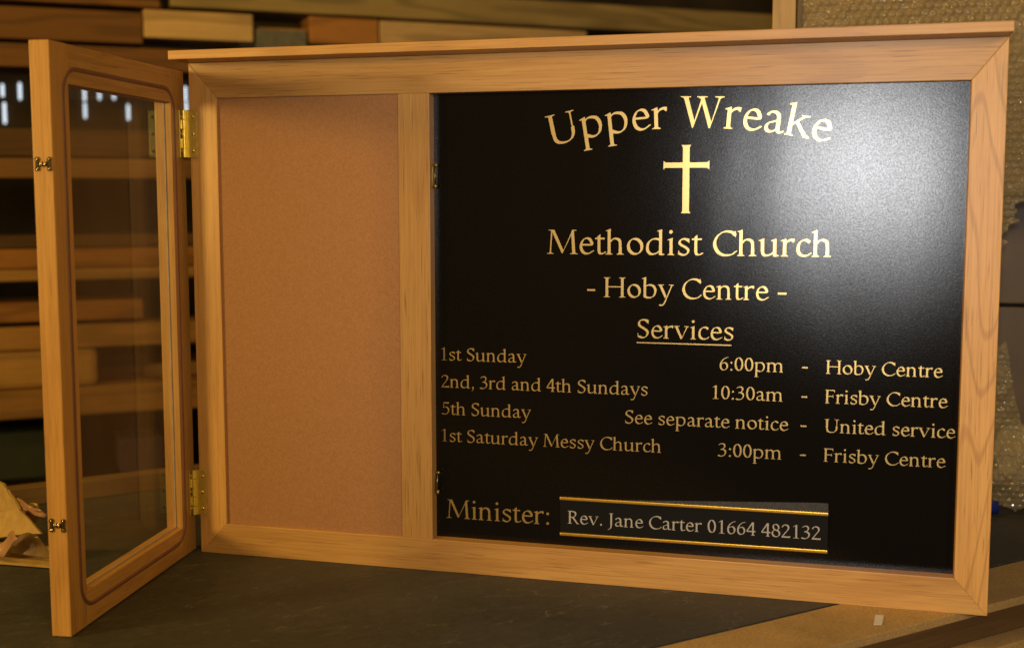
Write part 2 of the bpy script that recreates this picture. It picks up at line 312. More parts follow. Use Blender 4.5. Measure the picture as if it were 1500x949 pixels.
def seg_d(X, Y, a, b):
    dx, dy = b[0]-a[0], b[1]-a[1]; L = dx*dx+dy*dy+1e-9
    t = np.clip(((X-a[0])*dx+(Y-a[1])*dy)/L, 0, 1)
    return np.hypot(X-a[0]-t*dx, Y-a[1]-t*dy)
def field(shapes, step=8):
    xs = np.arange(-80, 1080, step, float); ys = np.arange(-320, 780, step, float)
    xmax = 0
    for s in shapes: xmax = max(xmax, max(q[0] for q in s[1]))
    xs = xs[xs < xmax+80]
    X, Y = np.meshgrid(xs, ys); D = np.full(X.shape, 1e3)
    for s in shapes:
        if s[0] == 'p':
            P = s[1]; d = np.full(X.shape, 1e9); ins = np.zeros(X.shape, bool); n = len(P)
            for i in range(n):
                a, b = P[i], P[(i+1) % n]
                d = np.minimum(d, seg_d(X, Y, a, b))
                c = (a[1] > Y) != (b[1] > Y)
                ins ^= c & (X < (b[0]-a[0])*(Y-a[1])/((b[1]-a[1]) or 1e-9)+a[0])
            d = np.where(ins, -d, d)
        else:
            ra, rb, an = s[2]; an = math.radians(an)
            P = smooth(s[1], s[3]) if s[0] == 's' else np.array(s[1], float)
            ca, sa = math.cos(an), math.sin(an)
            f = lambda x, y: ((x*ca+y*sa)/ra, (-x*sa+y*ca)/rb)
            U, V = f(X, Y); Q = [f(*q) for q in P]; d = np.full(X.shape, 1e9)
            for i in range(len(Q)-1): d = np.minimum(d, seg_d(U, V, Q[i], Q[i+1]))
            d = (d-1)*rb
        D = np.minimum(D, d)
    return xs, ys, D
def contours(xs, ys, D):
    segs = {}
    D = np.where(np.abs(D) < 1e-6, 1e-6, D); ny, nx = D.shape
    ins = D < 0
    def pt(e):
        i, j, h = e
        if h: a, b = D[j, i], D[j, i+1]; t = a/(a-b); return (xs[i]+t*(xs[i+1]-xs[i]), ys[j])
        a, b = D[j, i], D[j+1, i]; t = a/(a-b); return (xs[i], ys[j]+t*(ys[j+1]-ys[j]))
    m = ins[:-1, :-1].astype(int)+2*ins[:-1, 1:]+4*ins[1:, 1:]+8*ins[1:, :-1]
    tab = {1: ['LB'], 2: ['BR'], 3: ['LR'], 4: ['RT'], 6: ['BT'], 7: ['LT'], 8: ['TL'], 9: ['TB'], 11: ['TR'], 12: ['RL'], 13: ['RB'], 14: ['BL'], 5: ['LB', 'RT'], 10: ['BR', 'TL']}
    # inside kept on one side so that loops chain head to tail
    for j, i in zip(*np.nonzero((m > 0) & (m < 15))):
        E = {'B': (i, j, 1), 'T': (i, j+1, 1), 'L': (i, j, 0), 'R': (i+1, j, 0)}
        for s in tab[int(m[j, i])]: segs[E[s[0]]] = E[s[1]]
    loops = []
    while segs:
        k0 = next(iter(segs)); loop = []; k = k0
        while k in segs: loop.append(pt(k)); k = segs.pop(k)
        if len(loop) > 5:
            out = [loop[0]]
            for q in range(1, len(loop)-1):      # drop points that add nothing
                a, b, c = out[-1], loop[q], loop[q+1]
                if abs((b[0]-a[0])*(c[1]-a[1])-(b[1]-a[1])*(c[0]-a[0]))/(math.hypot(c[0]-a[0], c[1]-a[1])+1e-9) > 0.9: out.append(b)
            loops.append(out+[loop[-1]])
    return loops
_GC = {}
def glyph(ch):
    if ch not in _GC:
        L_ = contours(*field(G[ch])) if ch in G else []
        if ch.islower(): L_ = [[(x, y*1.035 if 0 < y < 470 else (y+16 if y >= 470 and ch in 'i' else y)) for x, y in lp] for lp in L_]
        _GC[ch] = L_
    return _GC[ch]
def text_width(s): return sum(ADV[c] for c in s)
# ------------------------------------------------------------------ the workbench (runs diagonally under the notice board)
BO = Vector((-0.411, 0.292, 0)); BU = Vector((0.684, 0.729, 0)).normalized(); BV = Vector((BU.y, -BU.x, 0))
bench_rz = math.atan2(BU.y, BU.x)
def bench_obj(name, u0, u1, v0, v1, z0, z1, m, w=0.0, n=1):
    # local frame: x along the bench, y away from the viewer (= -v)
    o = link(name, box(u0, u1, -v1, -v0, z0, z1, w), m); o.location = BO; o.rotation_euler = (0, 0, bench_rz); return o
FV = 1.2025
tag(bench_obj('workbench_top', -1.9, 3.6, 0.0, FV-0.0022, -0.028, 0.0, lino_m), kind='structure')
tag(bench_obj('workbench_joint', -1.9, 3.6, FV-0.0022, FV+0.0022, -0.028, -0.0012, plain('black_joint', (0.006, 0.006, 0.006), 0.8)), kind='structure')
tag(bench_obj('workbench_edging', -1.9, 3.6, FV+0.0022, FV+0.112, -0.012, 0.0, mdf_m, 0.0015), kind='structure')
lip = wood('bench_lip_timber', 'X', (0.15, 0.085, 0.032), (0.11, 0.06, 0.022), (0.05, 0.026, 0.009), 0.6)
tag(bench_obj('workbench_lip', -1.9, 3.6, FV+0.030, FV+0.1115, -0.046, -0.0125, lip, 0.002), kind='structure')
tag(bench_obj('workbench_ledge', -1.9, 3.6, FV-0.02, FV+0.142, -0.062, -0.047, mdf_m, 0.002), kind='structure')
tag(bench_obj('workbench_body', -1.8, 3.5, 0.05, FV-0.03, -0.80, -0.064, plain('bench_body_dark', (0.03, 0.02, 0.012), 0.8)), kind='structure')
fl = link('workshop_floor', box(-7, 9, -7, 9, -0.95, -0.90), plain('concrete_floor', (0.05, 0.042, 0.034), 0.8, 0, 6, 0.3)); tag(fl, kind='structure')
# timber batten along the back edge of the bench
o = link('back_batten', box(-1.2, 3.2, 0.012, 0.05, 0.0005, 0.033, 0.0015), wood('batten_timber', 'X', (0.22, 0.13, 0.05), (0.17, 0.10, 0.035), (0.10, 0.05, 0.018), 0.6))
o.location = BO-BV*0.06*0; o.rotation_euler = (0, 0, bench_rz)
o.location = BO+BV*0.062
tag(o, 'low wooden batten lying along the far edge of the dark workbench', 'batten')
# ------------------------------------------------------------------ the notice board
X0, X1, ZT = 0.0, 1.1573, 0.7530
FW, TW = 0.0455, 0.0530            # stile width, rail width
M0, M1 = 0.3352, 0.3827            # mullion
FR = 0.0430                        # right stile, a little narrower
T = 0.022                          # thickness of the front frame
nb = empty('notice_board')
tag(nb, 'large oak notice board with cork panel, black church sign and open glazed door', 'notice board')
bw = 0.0009
zt = ZT-TW; zb = 0.0478
link('top_rail', prism([(X0, ZT), (X0+FW, zt), (X1-FR, zt), (X1, ZT)], 'Y', 0, T, bw), oak_x, nb)
link('bottom_rail', prism([(X0, 0), (X1, 0), (X1-FR, zb), (X0+FW, zb)], 'Y', 0, T, bw), oak_x, nb)
link('stile', prism([(X0, 0), (X0+FW, zb), (X0+FW, zt), (X0, ZT)], 'Y', 0, T, bw), oak_z, nb)
link('stile', prism([(X1, 0), (X1, ZT), (X1-FR, zt), (X1-FR, zb)], 'Y', 0, T, bw), oak_fig, nb)
link('mullion', box(M0, M1, 0.0003, T, zb, zt, bw*0.7), oak_z, nb)
for x in (X0, X1-0.018): link('side_panel', box(x+0.001, x+0.017, T+0.0002, 0.085, 0.001, ZT-0.001, 0.0005), oak_z, nb)
link('back_panel', box(X0+0.018, X1-0.018, 0.074, 0.084, 0.004, ZT-0.004), plain('plywood_back', (0.3, 0.2, 0.1), 0.7), nb)
link('base_board', box(X0+0.018, X1-0.018, T+0.0002, 0.073, 0.002, 0.018), oak_x, nb)
# weather cap: front edge, its underside rising slightly forwards
link('weather_cap', prism([(-0.050, 0.7532), (-0.050, 0.7662), (0.092, 0.7700), (0.092, 0.7532)], 'X', -0.0045, 1.1573, 0.0009), oak_x, nb)
link('cork_panel', box(X0+FW-0.004, M0+0.004, 0.0042, 0.012, zb-0.004, zt+0.004), cork_m, nb)
PY = 0.020
panel = link('sign_panel', box(M1-0.004, X1-FR+0.004, PY, PY+0.0018, zb-0.004, zt+0.004), panel_m, nb)

def inside(p, lp):
    c = False
    for i in range(len(lp)):
        a, b_ = lp[i-1], lp[i]
        if (a[1] > p[1]) != (b_[1] > p[1]) and p[0] < (b_[0]-a[0])*(p[1]-a[1])/(b_[1]-a[1])+a[0]: c = not c
    return c
def nest(loops):
    outs = [lp for lp in loops if not any(inside(lp[0], q) for q in loops if q is not lp)]
    return [[o_]+[lp for lp in loops if lp is not o_ and inside(lp[0], o_)] for o_ in outs]
def lettering(s, m, parent, em, base, left=None, right=None, center=None, y=PY-0.00035, arc=None, sp=0.0, kx=1.0, label=None, name='lettering'):
    k = em/1000.0; w = 0; lo = None; hi = 0
    for c in s:
        for lp in glyph(c):
            xs = [w+p[0] for p in lp]; lo = min(xs) if lo is None else min(lo, min(xs)); hi = max(hi, max(xs))
        w += ADV[c]+sp
    kx *= k
    if left is not None: x0 = left-lo*kx
    elif right is not None: x0 = right-hi*kx
    else: x0 = center-(lo+hi)/2*kx
    bm = bmesh.new(); w = 0
    for c in s:
        loops = [lp for lp in glyph(c)]
        if loops:
            if arc:
                cx, cz, rad, ang0 = arc; ax = x0+(w+ADV[c]/2)*kx-cx; th = ax/rad
                tf = lambda p: (cx+math.sin(th)*(rad+p[1]*k)+math.cos(th)*(p[0]-ADV[c]/2)*kx, cz+math.cos(th)*(rad+p[1]*k)-math.sin(th)*(p[0]-ADV[c]/2)*kx)
            else: tf = lambda p: (x0+(w+p[0])*kx, base+p[1]*k)
            for grp in nest(loops):
                P = [[Vector((*tf(p), 0)) for p in lp] for lp in grp]
                tris = geometry.tessellate_polygon(P); flat = [q for lp in P for q in lp]
                V = [bm.verts.new((q.x, y, q.y)) for q in flat]
                for t in tris:
                    q0, q1, q2 = (flat[i] for i in t)
                    t = list(t) if (q1.x-q0.x)*(q2.y-q0.y)-(q1.y-q0.y)*(q2.x-q0.x) > 0 else list(t)[::-1]
                    try: bm.faces.new([V[i] for i in t])
                    except ValueError: pass
        w += ADV[c]+sp
    o = link(name, bm, m, parent)
    o['label'] = label or ('lettering reading "%s"' % s)
    return o
g = gold_m
CX = 0.7488
RAD = 0.80
lettering('Upper Wreake', g, panel, 0.0612, 0, center=CX-0.0005, arc=(CX, 0.6462-RAD, RAD, 0), kx=0.972)
lettering('Methodist Church', g, panel, 0.0495, 0.4715, center=0.7486, kx=0.99)
lettering('Hoby Centre', g, panel, 0.0405, 0.4112, center=0.7493)
for x0, x1 in ((0.6109, 0.6222), (0.8762, 0.8876)):
    link('dash', box(x0, x1, PY-0.0005, PY-0.0001, 0.4196, 0.4222), g, panel)
lettering('Services', g, panel, 0.0381, 0.3548, center=0.7502)
link('underline', box(0.6824, 0.8145, PY-0.0005, PY-0.0001, 0.3472, 0.3488), g, panel)
rows = (0.3128, 0.2724, 0.2320, 0.1916)
for s, z in zip(('1st Sunday', '2nd, 3rd and 4th Sundays', '5th Sunday', '1st Saturday Messy Church'), rows): lettering(s, g, panel, 0.0272, z+0.0005, left=0.3918)
for s, z in zip(('6:00pm', '10:30am', 'See separate notice', '3:00pm'), rows):
    lettering(s, g, panel, 0.0274, z, right=0.8941 if s[0] == 'S' else 0.8853)
    link('dash', box(0.9104, 0.9182, PY-0.0005, PY-0.0001, z+0.0068, z+0.0086), g, panel)
for s, z in zip(('Hoby Centre', 'Frisby Centre', 'United service', 'Frisby Centre'), rows): lettering(s, g, panel, 0.0266, z+0.0004, left=0.9420)
lettering('Minister:', g, panel, 0.0404, 0.0768, left=0.3983)
# latin cross with flared ends
cz = 0.5955; a, f, e = 0.0046, 0.0066, 0.003
xl, xr, zu, zd = 0.7176, 0.7806, 0.6228, 0.5296; xc = 0.7489; h = 0.0036; hf = 0.0061
cp = [(xc-f, zd), (xc+f, zd), (xc+f-.001, zd+e*.5), (xc+a, zd+e), (xc+a, cz-h), (xr-e, cz-h), (xr-.001, cz-hf+.001), (xr, cz-hf), (xr, cz+hf), (xr-.001, cz+hf-.001), (xr-e, cz+h), (xc+a, cz+h),
      (xc+a, zu-e), (xc+f-.001, zu-e*.5), (xc+f, zu), (xc-f, zu), (xc-f+.001, zu-e*.5), (xc-a, zu-e), (xc-a, cz+h), (xl+e, cz+h), (xl+.001, cz+hf-.001), (xl, cz+hf), (xl, cz-hf), (xl+.001, cz-hf+.001), (xl+e, cz-h), (xc-a, cz-h), (xc-a, zd+e), (xc-f+.001, zd+e*.5)]
link('cross_emblem', prism(cp, 'Y', PY-0.0005, PY-0.0001), g, panel)
# name plate in its gold-railed holder, sitting a touch out of level
npz = 0.0920
np_ = link('name_plate', box(0.0, 0.3770, -0.0022, 0.0, -0.0262, 0.0262, 0.0003), plate_m, nb)
np_.location = (0.5731, PY-0.0008, npz); np_.rotation_euler = (0, -R(0.23), 0)
for z0, z1 in ((0.0240, 0.0285), (-0.0285, -0.0240)):
    bm = prism([(-0.0052, z0), (-0.0005, z0-0.0001), (-0.0005, z1+0.0001), (-0.0052, z1)], 'X', -0.0002, 0.3773, 0.0010)
    link('holder_rail', bm, rail_m, np_)
link('painted_rail_reflection', prism([(0.010, 0.0245), (0.3768, 0.0245), (0.3768, 0.0405), (0.36, 0.0405)], 'Y', -0.0004, 0.0004), reflection_m, np_)  # added wedge, painted as the reflected light above the top rail
lettering('Rev. Jane Carter 01664 482132', grey_m, np_, 0.0272, -0.0104, left=0.0112, y=-0.0026)

# catch plates in the reveal beside the black board
keeper_m = plain('tarnished_brass', (0.42, 0.30, 0.10), 0.4, 1.0, 200, 0.3)
def keeper(z0, z1):
    bm = bmesh.new(); x = M1
    join(bm, box(x+0.0001, x+0.0012, 0.0105, 0.0150, z0+0.003, z1-0.003, 0.0003))
    cyl(bm, (x+0.0006, 0.0128, z1-0.003), (x+0.0052, 0.0128, z1-0.003), 0.0014, 10); ball(bm, (x+0.0058, 0.0128, z1-0.003), 0.0027)
    cyl(bm, (x+0.0006, 0.0128, z0+0.004), (x+0.0042, 0.0128, z0+0.004), 0.0016, 10); ball(bm, (x+0.0045, 0.0128, z0+0.0035), 0.0030, 1, 1, 1.2)
    cyl(bm, (x+0.003, 0.0128, z0+0.005), (x+0.0045, 0.0128, z1-0.006), 0.0009, 8)
    return link('catch_keeper', bm, keeper_m, nb, True)
keeper(0.5640, 0.6010); keeper(0.1130, 0.1490)

# ---- hinged glazed door, standing open
HX, HY = -0.0157, 0.0119
dvec = Vector((0.0502, -0.3999, 0)).normalized()
DW, DH, DT = 0.403, 0.7415, 0.0258
# local frame: +x from hinge to free edge, -y = inner face side (towards +X of the board), z up
door = empty('door', (HX, HY, 0.0), nb, math.atan2(dvec.y, dvec.x))
# rotating +x onto dvec puts local +y at (-dvec.y, dvec.x) = towards +X: the inner face is at local y = 0, the thickness runs to -y
s0, s1, z0, z1 = 0.0490, 0.3585, 0.0470, 0.6925
ZB = 0.0012
def dpr(pts, m, name): return link(name, prism(pts, 'Y', -DT, 0.0, 0.0009), m, door)
dpr([(0, ZB), (s0, ZB), (s0, DH), (0, DH)], oak_z, 'stile')
dpr([(s1, ZB), (DW, ZB), (DW, DH), (s1, DH)], oak_z, 'stile')
dpr([(s0, z1), (s1, z1), (s1, DH-0.0003), (s0, DH-0.0003)], oak_x, 'rail')
dpr([(s0, ZB+.0003), (s1, ZB+.0003), (s1, z0), (s0, z0)], oak_x, 'rail')
link('glass_pane', box(s0-0.006, s1+0.006, -0.0160, -0.0120, z0-0.006, z1+0.006), glass_m, door)
# thin silicone line where the glass meets the reveal
bm = bmesh.new()
for bx in ((s0, s0+.0012, z0, z1), (s1-.0012, s1, z0, z1), (s0+.0012, s1-.0012, z0, z0+.0012), (s0+.0012, s1-.0012, z1-.0012, z1)): join(bm, box(bx[0], bx[1], -0.0118, -0.0104, bx[2], bx[3]))
link('glazing_bead', bm, plain('grey_silicone', (0.34, 0.33, 0.36), 0.4), door)
# rubber draught seal let into the inner face: rounded rectangle
def seal():
    a0, a1, b0, b1, r = 0.0385, 0.3735, 0.0262, 0.7120, 0.034
    path = []
    for cx, cz_, st_ in ((a1-r, b1-r, 0), (a0+r, b1-r, 90), (a0+r, b0+r, 180), (a1-r, b0+r, 270)):
        for i in range(9):
            t = R(st_+i*90/8); path.append((cx+r*math.cos(t), cz_+r*math.sin(t)))
    bm = bmesh.new(); n = len(path); ringsv = []
    for i in range(n):
        p, q = path[i-1], path[(i+1) % n]; tx, tz = q[0]-p[0], q[1]-p[1]; l = math.hypot(tx, tz); nx, nz = tz/l, -tx/l
        ringsv.append([bm.verts.new((path[i][0]+nx*o_, y_, path[i][1]+nz*o_)) for o_, y_ in ((-.0030, -.0002), (-.0030, .0003), (-.0020, .0014), (0, .0021), (.0020, .0014), (.0030, .0003), (.0030, -.0002))])
    for i in range(n):
        A, B = ringsv[i], ringsv[(i+1) % n]
        for j in range(6): bm.faces.new((A[j], A[j+1], B[j+1], B[j]))
    bmesh.ops.recalc_face_normals(bm, faces=bm.faces[:])
    link('draught_seal', bm, gasket_m, door, True)
seal()
# double-roller catches screwed to the free edge
def edge_catch(zc):
    bm = bmesh.new(); x = DW
    for y in (-0.0046, -0.0205):
        bm2 = bmesh.new()
        cyl(bm2, (x+0.0002, y, zc+0.0058), (x+0.0016, y, zc+0.0058), 0.0029, 16); cyl(bm2, (x+0.0002, y, zc-0.0058), (x+0.0016, y, zc-0.0058), 0.0029, 16)
        join(bm2, box(x+0.0003, x+0.0015, y-0.0021, y+0.0021, zc-0.006, zc+0.006)); join(bm, bm2)
    join(bm, box(x+0.0004, x+0.0012, -0.019, -0.006, zc-0.0028, zc+0.0028, 0.0002))
    o = link('roller_catch', bm, bronze, door)
    bm = bmesh.new()
    for y in (-0.0046, -0.0205):
        for dz in (-0.0058, 0.0058): ball(bm, (x+0.0016, y, zc+dz), 0.0013, 0.5, 1, 1, 10)
    ball(bm, (x+0.0014, -0.0100, zc), 0.0030, 0.8, 0.62, 1.25, 12); ball(bm, (x+0.0014, -0.0150, zc), 0.0030, 0.8, 0.62, 1.25, 12)
    return o, bm
for zc in (0.5930, 0.1445):
    o, bm = edge_catch(zc); l = link('rollers_and_screws', bm, brass_screw, door, True)
# brass butt hinges joining case and door
def hinge(z0, z1):
    h = empty('hinge', (0, 0, 0), nb)
    kc = Vector((-0.0070, -0.0048, 0)); r = 0.0030
    link('case_leaf', prism([(-0.0070, z0), (0.0125, z0), (0.0125, z1), (-0.0070, z1)], 'Y', -0.0020, -0.0004, 0.0003), brass, h)
    dl = empty; P = Vector((HX, HY, 0)); nrm = Vector((-dvec.y, dvec.x, 0))
    A = kc+Vector((0.0, 0, 0)); pts = []
    s_a, s_b = (kc-P).dot(dvec)-0.001, 0.0225
    for s_, off in ((s_a, 0.0004), (s_b, 0.0004), (s_b, 0.0020), (s_a, 0.0020)):
        q = P+dvec*s_+nrm*off; pts.append((q.x, q.y))
    link('door_leaf', prism(pts, 'Z', z0, z1, 0.0003), brass, h)
    q = P+dvec*s_a+nrm*0.0012       # short web from leaf to knuckle
    n = 5; seg = (z1-z0)/n
    for i in range(n):
        bm = bmesh.new(); cyl(bm, (kc.x, kc.y, z0+seg*i+0.0003), (kc.x, kc.y, z0+seg*(i+1)-0.0003), r, 20)
        if i % 2: join(bm, prism([(kc.x, kc.y-0.0008), (kc.x, kc.y+0.0008), (q.x, q.y+0.0008), (q.x, q.y-0.0008)], 'Z', z0+seg*i+0.0003, z0+seg*(i+1)-0.0003))
        link('knuckle', bm, brass, h)
    for fz in (0.14, 0.5, 0.86):
        z = z0+(z1-z0)*fz
        bm = bmesh.new(); ball(bm, (0.0058, -0.0021, z), 0.0026, 1, 0.55, 1, 16); link('screw', bm, brass_screw, h, True)
        q2 = P+dvec*0.0165+nrm*0.0021
        bm = bmesh.new(); ball(bm, (q2.x, q2.y, z), 0.0022, 0.5, 1, 1, 14); link('screw', bm, brass_screw, h, True)
hinge(0.6120, 0.6830); hinge(0.0600, 0.1308)

# ------------------------------------------------------------------ paper scrap on the edging
bm = prism([(1.0115, -0.075), (1.0225, -0.0725), (1.0255, -0.034), (1.0145, -0.036)], 'Z', 0.0006, 0.0012)
tag(link('paper_scrap', bm, white_m), 'small white paper scrap stuck on the bench edging below the board', 'paper scrap')

# ------------------------------------------------------------------ torn packaging left of the door
def sheet(name, pts3, m, parent=None, thick=0.003, wav=0.0, cuts=3):
    """thin crumpled sheet through a 3-D outline"""
    bm = bmesh.new(); V = [bm.verts.new(p) for p in pts3]; f = bm.faces.new(V)
    bmesh.ops.triangulate(bm, faces=[f]); bmesh.ops.subdivide_edges(bm, edges=bm.edges[:], cuts=cuts, use_grid_fill=True)
    bm.normal_update(); nn = Vector((0, 0, 0))
    for q in bm.faces: nn += q.normal*q.calc_area()
    nn.normalize()
    for v in bm.verts:
        p = v.co*38; v.co += nn*(noise.noise(p)*wav)
    o = link(name, bm, m, parent, wav > 0.003)
    md = o.modifiers.new('thick', 'SOLIDIFY'); md.thickness = thick; md.offset = 0
    return o
tb = empty('torn_cardboard', (-0.30, -0.09, 0))
def rel(pts, o=(-0.30, -0.09, 0)): return [tuple(a-b for a, b in zip(p, o)) for p in pts]
sheet('flap', rel([(-0.377, -0.007, 0.040), (-0.352, -0.018, 0.045), (-0.297, -0.043, 0.058), (-0.293, -0.045, 0.060), (-0.307, -0.039, 0.072), (-0.322, -0.032, 0.081), (-0.337, -0.025, 0.094), (-0.372, -0.009, 0.097)]), card_m, tb, 0.004, 0.002)
sheet('flap', rel([(-0.363, -0.024, 0.044), (-0.339, -0.035, 0.049), (-0.281, -0.061, 0.064), (-0.252, -0.074, 0.050), (-0.224, -0.087, 0.036), (-0.265, -0.075, 0.029), (-0.343, -0.050, 0.010), (-0.367, -0.045, 0.004)]), card_m, tb, 0.004, 0.0015)
sheet('flap', rel([(-0.312, -0.020, 0.061), (-0.300, -0.025, 0.059), (-0.282, -0.033, 0.068), (-0.264, -0.042, 0.070), (-0.261, -0.043, 0.054), (-0.275, -0.036, 0.036), (-0.298, -0.026, 0.043)]), card_m, tb, 0.003, 0.004)
sheet('torn_edge', rel([(-0.329, -0.023, 0.080), (-0.314, -0.030, 0.077), (-0.297, -0.037, 0.070), (-0.280, -0.045, 0.062), (-0.256, -0.056, 0.060), (-0.232, -0.067, 0.062), (-0.236, -0.065, 0.055), (-0.281, -0.045, 0.053), (-0.307, -0.033, 0.062)]), tape_m, tb, 0.001, 0.007)
sheet('bottom_panel', rel([(-0.42, -0.150, 0.004), (-0.171, -0.142, 0.004), (-0.190, -0.060, 0.006), (-0.42, -0.060, 0.006)]), card_m, tb, 0.004, 0.001)
tag(tb, 'torn brown cardboard box with ragged flaps on the bench left of the door', 'cardboard box')
o = sheet('crumpled_film', [(-0.330, -0.090, 0.012), (-0.292, -0.098, 0.020), (-0.228, -0.112, 0.042), (-0.207, -0.118, 0.042), (-0.192, -0.123, 0.027), (-0.180, -0.128, 0.013), (-0.290, -0.120, 0.010), (-0.340, -0.110, 0.010)], film_m, None, 0.0012, 0.007, 5)
tag(o, 'crumpled brown wrapping film lying over the torn cardboard base', 'wrapping film')
o = sheet('parcel_tape', [(-0.285, -0.130, 0.016), (-0.258, -0.137, 0.034), (-0.240, -0.142, 0.052), (-0.230, -0.145, 0.056), (-0.214, -0.151, 0.046), (-0.228, -0.147, 0.036), (-0.240, -0.143, 0.024), (-0.252, -0.140, 0.0105), (-0.290, -0.132, 0.0105)], tape_m, None, 0.0008, 0.009, 5)
tag(o, 'curled strip of shiny brown parcel tape in front of the torn cardboard', 'parcel tape')

# ------------------------------------------------------------------ timber rack behind, running away to the right
RO = Vector((-0.992, 1.178, 0)); rrz = math.atan2(0.6, 0.8)
def rack_obj(name, s0, s1, z0, z1, dep, m, y0=0.0, w=0.002, parent=None):
    o = link(name, box(s0, s1, y0, y0+dep, z0, z1, w), m, parent)
    if parent is None: o.location = RO; o.rotation_euler = (0, 0, rrz)
    return o
rack = empty('timber_rack', RO, None, rrz)
tag(rack, 'dark steel storage rack holding stacked timber behind the notice board', 'storage rack')
for s in (-0.9, 0.42, 1.5, 2.5):
    rack_obj('upright', s, s+0.05, -0.9, 1.9, 0.05, dark_steel, 0.33, 0.002, rack)
for z, t in ((1.0560, 0.008), (0.9710, 0.0115), (0.8830, 0.03), (0.5990, 0.03), (0.3335, 0.03), (-0.0270, 0.03), (-0.2000, 0.03)):
    for s in (-0.9, 0.42, 1.5, 2.5):
        if z < 1.0 or s in (-0.9, 2.5): rack_obj('arm', s+.005, s+0.045, z-t, z-0.0005, 0.328, dark_steel, 0.02, 0.001, rack)
GB = 'timbers stored on the rack'
brn = (0.26, 0.115, 0.028); pal = (0.42, 0.29, 0.14); dim = (0.15, 0.066, 0.018); org = (0.38, 0.17, 0.04); tan = (0.30, 0.165, 0.05)
T_ = [
 ('board', -1.2, 0.215, 1.052, 1.075, 0.20, dim, 'dim brown board at the top left above the brown beam', 0.01),
 ('plank', 0.240, 2.7, 1.0565, 1.13, 0.22, (0.24, 0.18, 0.075), 'mottled rough plank running along the very top of the picture', 0.0),
 ('beam', -1.2, 0.168, 0.956, 1.038, 0.16, dim, 'brown beam at top left ending against the pale timber block', 0.012),
 ('timber_block', 0.170, 0.458, 0.972, 1.046, 0.20, pal, 'pale blotchy timber block above the left end of the weather cap', 0.0),
 ('timber_block', 0.613, 0.812, 0.975, 1.050, 0.20, org, 'orange knotty timber block above the weather cap', 0.0),
 ('timber_board', 0.816, 1.462, 0.975, 1.048, 0.20, pal, 'pale tapering timber board to the right of the orange block', 0.0),
 ('beam', -1.2, 0.70, 0.884, 0.944, 0.22, dim, 'long brown beam beneath the pale block behind the open door', 0.0),
 ('board', -1.2, 1.0, 0.656, 0.728, 0.20, (0.075, 0.036, 0.011), 'dim brown board below the strip of daylight slots', 0.0),
 ('board', -1.2, 1.0, 0.600, 0.652, 0.23, (0.16, 0.08, 0.022), 'lighter brown board just under the dim board by the upper catch', -0.02),
 ('board', -1.2, 0.9, 0.419, 0.452, 0.20, (0.085, 0.045, 0.016), 'thin dark board on top of the middle stack', 0.01),
 ('beam', -1.2, 0.9, 0.366, 0.417, 0.22, brn, 'reddish brown beam in the middle stack', 0.0),
 ('batten', -1.2, 0.9, 0.334, 0.364, 0.24, tan, 'tan batten under the reddish beam in the middle stack', -0.01),
 ('beam', -1.2, 0.146, 0.226, 0.277, 0.20, brn, 'short brown beam whose end shows through the door glass', 0.0),
 ('beam', -1.2, 0.9, 0.154, 0.214, 0.22, (0.29, 0.15, 0.042), 'brown beam directly below the short beam', -0.01),
 ('timber_board', -1.2, 0.9, 0.052, 0.088, 0.22, tan, 'tan board behind the round cornered box', 0.10),
 ('beam', -1.2, 0.9, -0.026, 0.050, 0.34, (0.25, 0.125, 0.035), 'thick brown beam at the foot of the lower stack', -0.015),
]
for nm, s0_, s1_, za, zb_, dep, c, lb, y0_ in T_:
    key = '%02d_%02d' % (int(c[0]*100), int(c[1]*100))
    o = rack_obj(nm, s0_, s1_, za, zb_, dep, rack_wood(key, c), y0_, 0.004)
    tag(o, lb, 'timber', GB)
# rounded tan case in front of the tan board
o = rack_obj('wooden_case', -0.9, 0.024, 0.0515, 0.152, 0.10, rack_wood('36_21', tan), -0.012, 0.016)
tag(o, 'tan wooden case with a rounded corner lying on the thick beam', 'case')
o = rack_obj('grey_box', 0.466, 0.606, 0.950, 1.008, 0.18, plain('grey_card', (0.10, 0.10, 0.085), 0.7)); tag(o, 'grey box between the pale block and the orange block', 'box')
o = rack_obj('offcut', 0.48, 0.64, 1.0095, 1.020, 0.12, rack_wood('36_21', tan), 0.05); tag(o, 'thin offcut lying on the grey box', 'offcut')
o = rack_obj('blue_box', 0.120, 0.226, 1.0765, 1.15, 0.12, plain('navy_plastic', (0.012, 0.02, 0.055), 0.5), 0.0); tag(o, 'dark blue plastic box at the top edge left of centre', 'box')
o = rack_obj('dark_green_box', -0.75, -0.08, -0.22+0.02, -0.075, 0.15, plain('dark_green', (0.012, 0.018, 0.008), 0.7), 0.06); tag(o, 'very dark green box under the lower stack left of the door', 'box')
o = rack_obj('purple_box', 0.075, 0.19, -0.1995, -0.105, 0.15, plain('dark_purple', (0.03, 0.016, 0.035), 0.6), 0.02); tag(o, 'dark purple box under the lower stack seen through the glass', 'box')
# blue sash clamp head lying over the rack
cl = empty('clamp', RO, None, rrz); tag(cl, 'dark blue metal clamp with a yellow sticker above the weather cap', 'clamp')
nv = plain('dark_blue_paint', (0.010, 0.018, 0.035), 0.4)
link('bar', box(1.47, 1.98, -0.02, 0.0, 0.985, 1.012, 0.003), nv, cl).rotation_euler = (0, 0, 0)
link('head', box(1.86, 1.98, -0.025, 0.01, 1.0125, 1.050, 0.006), nv, cl)
link('sticker', box(1.885, 1.935, -0.0262, -0.0252, 1.020, 1.038), plain('yellow_sticker', (0.5, 0.4, 0.03), 0.5), cl)

